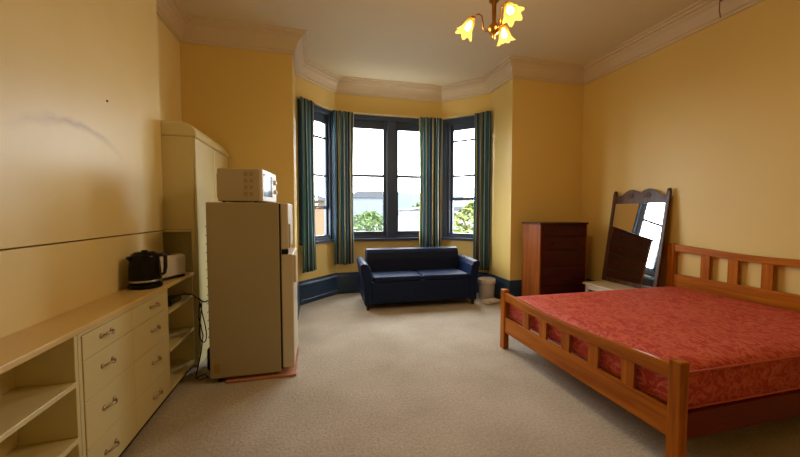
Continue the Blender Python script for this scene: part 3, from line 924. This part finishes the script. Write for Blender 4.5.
# ---------------------------------------------------------------- low painted table and leaning mirror
tb = empty('side_table', (3.79, 3.545, 0))
tw, td, th_ = 0.28, 0.31, 0.452
MB().box((-tw, -td, th_ - 0.025), (tw, td, th_)).build('table_top', M['table_top'], tb, bevel=0.006)
ap = MB()
ap.box((-tw + 0.03, -td + 0.03, th_ - 0.085), (-tw + 0.045, td - 0.03, th_ - 0.025)); ap.box((tw - 0.045, -td + 0.03, th_ - 0.085), (tw - 0.03, td - 0.03, th_ - 0.025))
ap.box((-tw + 0.03, -td + 0.03, th_ - 0.085), (tw - 0.03, -td + 0.045, th_ - 0.025)); ap.box((-tw + 0.03, td - 0.045, th_ - 0.085), (tw - 0.03, td - 0.03, th_ - 0.025))
ap.build('apron', M['white_plastic'], tb)
for sx in (-1, 1):
    for sy in (-1, 1):
        MB().box((sx * (tw - 0.045) - 0.018, sy * (td - 0.045) - 0.018, 0), (sx * (tw - 0.045) + 0.018, sy * (td - 0.045) + 0.018, th_ - 0.025)).build('leg', M['white_plastic'], tb, bevel=0.003)
tag(tb, 'low cream painted table behind the bed, holding up the mirror', 'table')

# mirror: local x across (0..0.75), z up the glass, y = thickness; faces -X of the room and leans back
mr = empty('dressing_mirror', (3.87, 3.905, 0.456))
lean = math.atan2(0.165, 1.2)
mr.rotation_euler = (-lean, 0, -PI / 2)
H_ = 1.20; W_ = 0.785
for x0, x1 in ((0, 0.045), (W_ - 0.045, W_)):
    p = MB().box((x0, 0, 0), (x1, 0.03, H_ + 0.01))
    xm = (x0 + x1) / 2
    p.lathe([(0.0005, H_), (0.016, H_), (0.024, H_ + 0.012), (0.022, H_ + 0.03), (0.012, H_ + 0.042), (0.0005, H_ + 0.045)], 14, Matrix.Translation((xm, 0.015, 0)))
    p.build('side_post', M['mirror_wood'], mr, bevel=0.004)
MB().box((0.045, 0.003, 0), (W_ - 0.045, 0.027, 0.05)).build('bottom_rail', M['mirror_wood'], mr, bevel=0.004)
cpts = [(0.045, H_ - 0.135)]
for i in range(31):
    u = i / 30
    x = 0.045 + u * (W_ - 0.09)
    hump = 0.062 * (math.sin(PI * min(1, max(0, (u - 0.14) / 0.36))) ** 0.8 if u <= 0.5 else math.sin(PI * min(1, max(0, (0.86 - u) / 0.36))) ** 0.8)
    edge = 0.0
    base_ = H_ - 0.045 + 0.035 * math.sin(PI * u) ** 0.6
    cpts.append((x, base_ + hump + edge))
cpts.append((W_ - 0.045, H_ - 0.135))
cr_ = MB()
# build the crest as a strip so that the outline stays clean
for i in range(1, len(cpts) - 2):
    xa, za = cpts[i]; xb, zb = cpts[i + 1]
    cr_.prism([(xa, H_ - 0.135), (xb, H_ - 0.135), (xb, zb), (xa, za)], (0.004, 0.028), 'y')
cr_.build('crest', M['mirror_wood'], mr)
for s in (-1, 1):
    pts = []
    for i in range(20):
        a = i / 19 * 3.2 * PI
        r = 0.012 + 0.0035 * a
        pts.append((W_ / 2 + s * (0.12 + r * math.cos(a)), 0.003, H_ - 0.04 + r * math.sin(a)))
    MB().tube(pts, 0.005, 6).build('carving', M['mirror_wood'], mr, smooth=True)
MB().box((0.042, 0.010, 0.045), (W_ - 0.042, 0.018, H_ - 0.13)).build('glass', M['mirror'], mr)
MB().box((0.042, 0.019, 0.02), (W_ - 0.042, 0.026, H_ - 0.10)).build('backing_board', M['mahog_lit_z'], mr)
tag(mr, 'tall dark wooden mirror with a carved crest leaning against the right wall', 'mirror')

# ---------------------------------------------------------------- bed
bx, by = 2.95, 2.225
bed = empty('bed', (bx, by, 0))
def bb(a, b, m_=None): return MB().box((a[0] - bx, a[1] - by, a[2]), (b[0] - bx, b[1] - by, b[2]))
YN0, YN1, YP0, YP1 = 1.33, 1.40, 3.045, 3.12
HX0, HX1 = 4.02, 4.07
def post(x0, x1, y0, y1, h):
    p = bb((x0, y0, 0), (x1, y1, h)); p.build('post', M['orange_z'], bed, bevel=0.008, seg=3)
for y0, y1 in ((YN0, YN1), (YP0, YP1)):
    post(1.84, 1.90, y0, y1, 0.612)
    post(HX0, HX1, y0, y1, 1.035)
def sag_rail(name, x0, x1, ya, yb, zb, zt_end, zt_mid, parent, mat, zb_mid=None):
    pts = [(yb - by, zb), ]
    n = 20
    low = []
    for i in range(n + 1):
        t = i / n; y = ya + (yb - ya) * t
        low.append((y - by, zb + ((zb_mid - zb) * math.sin(PI * t) ** 1.3 if zb_mid else 0)))
    upp = []
    for i in range(n + 1):
        t = 1 - i / n; y = ya + (yb - ya) * t
        upp.append((y - by, zt_end + (zt_mid - zt_end) * math.sin(PI * t) ** 1.3))
    m_ = MB()
    bm = m_.bm
    A = [bm.verts.new((x0 - bx, p[0], p[1])) for p in low]; B = [bm.verts.new((x1 - bx, p[0], p[1])) for p in low]
    Cc = [bm.verts.new((x0 - bx, p[0], p[1])) for p in upp[::-1]]; D = [bm.verts.new((x1 - bx, p[0], p[1])) for p in upp[::-1]]
    for i in range(n):
        bm.faces.new((A[i], A[i + 1], Cc[i + 1], Cc[i])); bm.faces.new((B[i], D[i], D[i + 1], B[i + 1]))
        bm.faces.new((Cc[i], Cc[i + 1], D[i + 1], D[i])); bm.faces.new((A[i], B[i], B[i + 1], A[i + 1]))
    bm.faces.new((A[0], Cc[0], D[0], B[0])); bm.faces.new((A[n], B[n], D[n], Cc[n]))
    return m_.build(name, mat, parent, bevel=0.005)
sag_rail('top_rail', 1.848, 1.882, YN1, YP0, 0.495, 0.583, 0.543, bed, M['orange_y'], 0.478)
bb((1.85, YN1, 0.175), (1.88, YP0, 0.330)).build('bottom_rail', M['orange_y'], bed, bevel=0.005)
sag_rail('top_rail', HX0 + 0.01, HX1 - 0.01, YN1, YP0, 0.945, 1.025, 0.985, bed, M['orange_y'], 0.92)
bb((HX0 + 0.01, YN1, 0.47), (HX1 - 0.01, YP0, 0.685)).build('bottom_rail', M['orange_y'], bed, bevel=0.005)
for yc in (1.657, 1.927, 2.197, 2.465, 2.707):
    bb((1.856, yc - 0.043, 0.32), (1.876, yc + 0.043, 0.50)).build('slat', M['orange_z'], bed, bevel=0.002)
    yc += 0.012 if yc < 2.6 else 0.02
    bb((HX0 + 0.016, yc - 0.043, 0.68), (HX1 - 0.016, yc + 0.043, 0.955)).build('slat', M['orange_z'], bed, bevel=0.002)
for y0 in (YN0 + 0.02, YP0 + 0.025):
    bb((1.88, y0, 0.175), (HX0 + 0.01, y0 + 0.03, 0.320)).build('side_rail', M['rail_shade_wood'], bed, bevel=0.004)
for k in range(12):
    x = 1.98 + k * 0.17
    bb((x, YN0 + 0.045, 0.295), (x + 0.07, YP0 + 0.03, 0.320)).build('base_slat', M['orange_y'], bed)
tag(bed, 'wide orange pine bed frame with slatted head and foot boards', 'bed')

mt = empty('mattress', (2.945, 2.225, 0.3215))
mx0, mx1, my0, my1, mz = 1.903 - 2.945, 4.008 - 2.945, 1.375 - 2.225, 3.045 - 2.225, 0.226
def mattress_mesh():
    m_ = MB(); bm = m_.bm
    nx, ny = 44, 34
    g = []
    for j in range(ny + 1):
        row = []
        for i in range(nx + 1):
            u, v = i / nx, j / ny
            x = mx0 + (mx1 - mx0) * u; y = my0 + (my1 - my0) * v
            e = min(u, 1 - u) * (mx1 - mx0); f = min(v, 1 - v) * (my1 - my0)
            k = min(1, e / 0.12) ** 0.5 * min(1, f / 0.12) ** 0.5
            z = mz - 0.012 + 0.026 * k + 0.004 * math.sin(x * 37) * math.sin(y * 37) * k
            row.append(bm.verts.new((x, y, z)))
        g.append(row)
    for j in range(ny):
        for i in range(nx):
            bm.faces.new((g[j][i], g[j][i + 1], g[j + 1][i + 1], g[j + 1][i]))
    # sides bulge slightly
    per = [g[0][i] for i in range(nx + 1)] + [g[j][nx] for j in range(1, ny + 1)] + [g[ny][i] for i in range(nx - 1, -1, -1)] + [g[j][0] for j in range(ny - 1, 0, -1)]
    prev = per
    for (dz, o_) in ((0.15, 0.004), (0.10, 0.006), (0.05, 0.004), (0.0, 0.0)):
        ring = []
        for v in per:
            dx = o_ * (1 if v.co.x > mx1 - 1e-4 else -1 if v.co.x < mx0 + 1e-4 else 0)
            dy = o_ * (1 if v.co.y > my1 - 1e-4 else -1 if v.co.y < my0 + 1e-4 else 0)
            ring.append(bm.verts.new((v.co.x + dx, v.co.y + dy, dz)))
        n = len(per)
        for i in range(n):
            j = (i + 1) % n
            bm.faces.new((prev[i], prev[j], ring[j], ring[i]))
        prev = ring
    bm.faces.new(prev)
    return m_
mattress_mesh().build('ticking', M['damask'], mt, smooth=True, bevel=0.0)
def ring_pts(z, o_):
    a, b, c_, d_ = mx0 - o_, mx1 + o_, my0 - o_, my1 + o_
    r = 0.05; P = []
    for cx_, cy_, a0 in ((b - r, d_ - r, 0), (a + r, d_ - r, PI / 2), (a + r, c_ + r, PI), (b - r, c_ + r, 1.5 * PI)):
        for i in range(5):
            t = a0 + i / 4 * PI / 2
            P.append((cx_ + (r - 0.0) * math.cos(t) * 0.2 + (0.8 * r if math.cos(t) > 0.01 else -0.8 * r if math.cos(t) < -0.01 else 0) * 1.0, cy_ + r * math.sin(t), z))
    return P
for z in (mz - 0.016, 0.012):
    a, b, c_, d_ = mx0 - 0.002, mx1 + 0.002, my0 - 0.002, my1 + 0.002
    MB().tube([(a, c_, z), (b, c_, z), (b, d_, z), (a, d_, z), (a, c_ + 0.001, z)], 0.006, 8).build('piping', M['damask_edge'], mt, smooth=True)
tag(mt, 'coral red patterned mattress lying on the pine bed', 'mattress')

# ---------------------------------------------------------------- chandelier
chn = empty('chandelier', (1.333, 2.41, 3.6))
# local z measured down from the ceiling
def z_(z): return z - 3.6 - (0.05 if z < 3.5 else 0)
MB().lathe([(0.0005, z_(3.6)), (0.065, z_(3.6)), (0.06, z_(3.575)), (0.025, z_(3.555)), (0.0005, z_(3.55))], 24).build('ceiling_rose', M['brass'], chn, smooth=True)
MB().tube([(0, 0, z_(3.56)), (0, 0, z_(3.12))], 0.005, 8).build('chain_rod', M['brass'], chn, smooth=True)
MB().lathe([(0.0005, z_(3.13)), (0.02, z_(3.12)), (0.028, z_(3.07)), (0.04, z_(3.05)), (0.017, z_(3.03)), (0.015, z_(2.90)), (0.022, z_(2.88)), (0.042, z_(2.855)), (0.045, z_(2.835)), (0.03, z_(2.81)), (0.012, z_(2.795)), (0.014, z_(2.78)), (0.006, z_(2.765)), (0.0005, z_(2.755))], 20).build('stem', M['brass'], chn, smooth=True)
yaw = math.radians(-24)
for k, azc in enumerate((180, 60, -60)):
    az = math.radians(azc) + yaw
    dx, dy = math.cos(az), math.sin(az)
    pts = []
    for (r, z) in ((0.035, 2.845), (0.055, 2.825), (0.078, 2.85), (0.083, 2.90), (0.09, 2.945), (0.115, 2.965), (0.142, 2.955), (0.158, 2.937)):
        pts.append((r * dx, r * dy, z_(z)))
    arm = MB().tube(pts, 0.0055, 8).build('arm', M['brass'], chn, smooth=True)
    # shade points down and outward
    dirv = Vector((dx * 0.5, dy * 0.5, -0.87)).normalized()
    shr = Matrix.Scale(0.82, 4)
    rot = Vector((0, 0, 1)).rotation_difference(dirv).to_matrix().to_4x4()
    base_p = Vector((0.156 * dx, 0.156 * dy, z_(2.94)))
    mat_ = Matrix.Translation(base_p) @ rot @ shr
    MB().lathe([(0.0005, -0.01), (0.018, -0.01), (0.022, 0.0), (0.024, 0.02), (0.0005, 0.02)], 16, mat_).build('lamp_cup', M['brass'], arm, smooth=True)
    MB().lathe([(0.022, 0.012), (0.032, 0.03), (0.044, 0.055), (0.05, 0.085), (0.056, 0.115), (0.072, 0.145), (0.086, 0.160)], 48, mat_, ruffle=(0.16, 6, 0.012)).build('lamp_shade', M['shade'], arm, smooth=True)
    MB().lathe([(0.0005, 0.03), (0.012, 0.035), (0.024, 0.07), (0.03, 0.095), (0.022, 0.118), (0.0005, 0.126)], 16, mat_).build('bulb', M['bulb'], arm, smooth=True)
    L_ = bpy.data.lights.new('bulb_light', 'POINT'); L_.energy = LAMP_W; L_.color = (1.0, 0.78, 0.50); L_.shadow_soft_size = 0.03
    lo = bpy.data.objects.new('bulb_light', L_); C.objects.link(lo); lo.parent = chn
    lo.location = base_p + dirv * 0.13
tag(chn, 'brass ceiling light with three frilled amber glass shades', 'ceiling light')

# ---------------------------------------------------------------- small wall details
sp_ = MB().lathe([(0.0005, 0), (0.008, 0), (0.007, 0.004), (0.0005, 0.006)], 10, Matrix.Rotation(PI / 2, 4, 'Y')).build('wall_screw', M['black_matt'])
sp_.location = (XP, 2.59, 2.107)
tag(sp_, 'tiny dark screw head in the left wall', 'screw')
hk = MB().tube([(0, 0, 0.0), (-0.03, 0, 0.015), (-0.05, -0.01, 0.0), (-0.055, -0.012, -0.10), (-0.035, -0.012, -0.17)], 0.005, 8).build('cornice_cable', plain('brown_cable', (120, 84, 50), 0.5))
hk.location = (XR - 0.09, 2.65, 3.52)
tag(hk, 'short brown cable end hanging over the cornice on the right', 'cable')
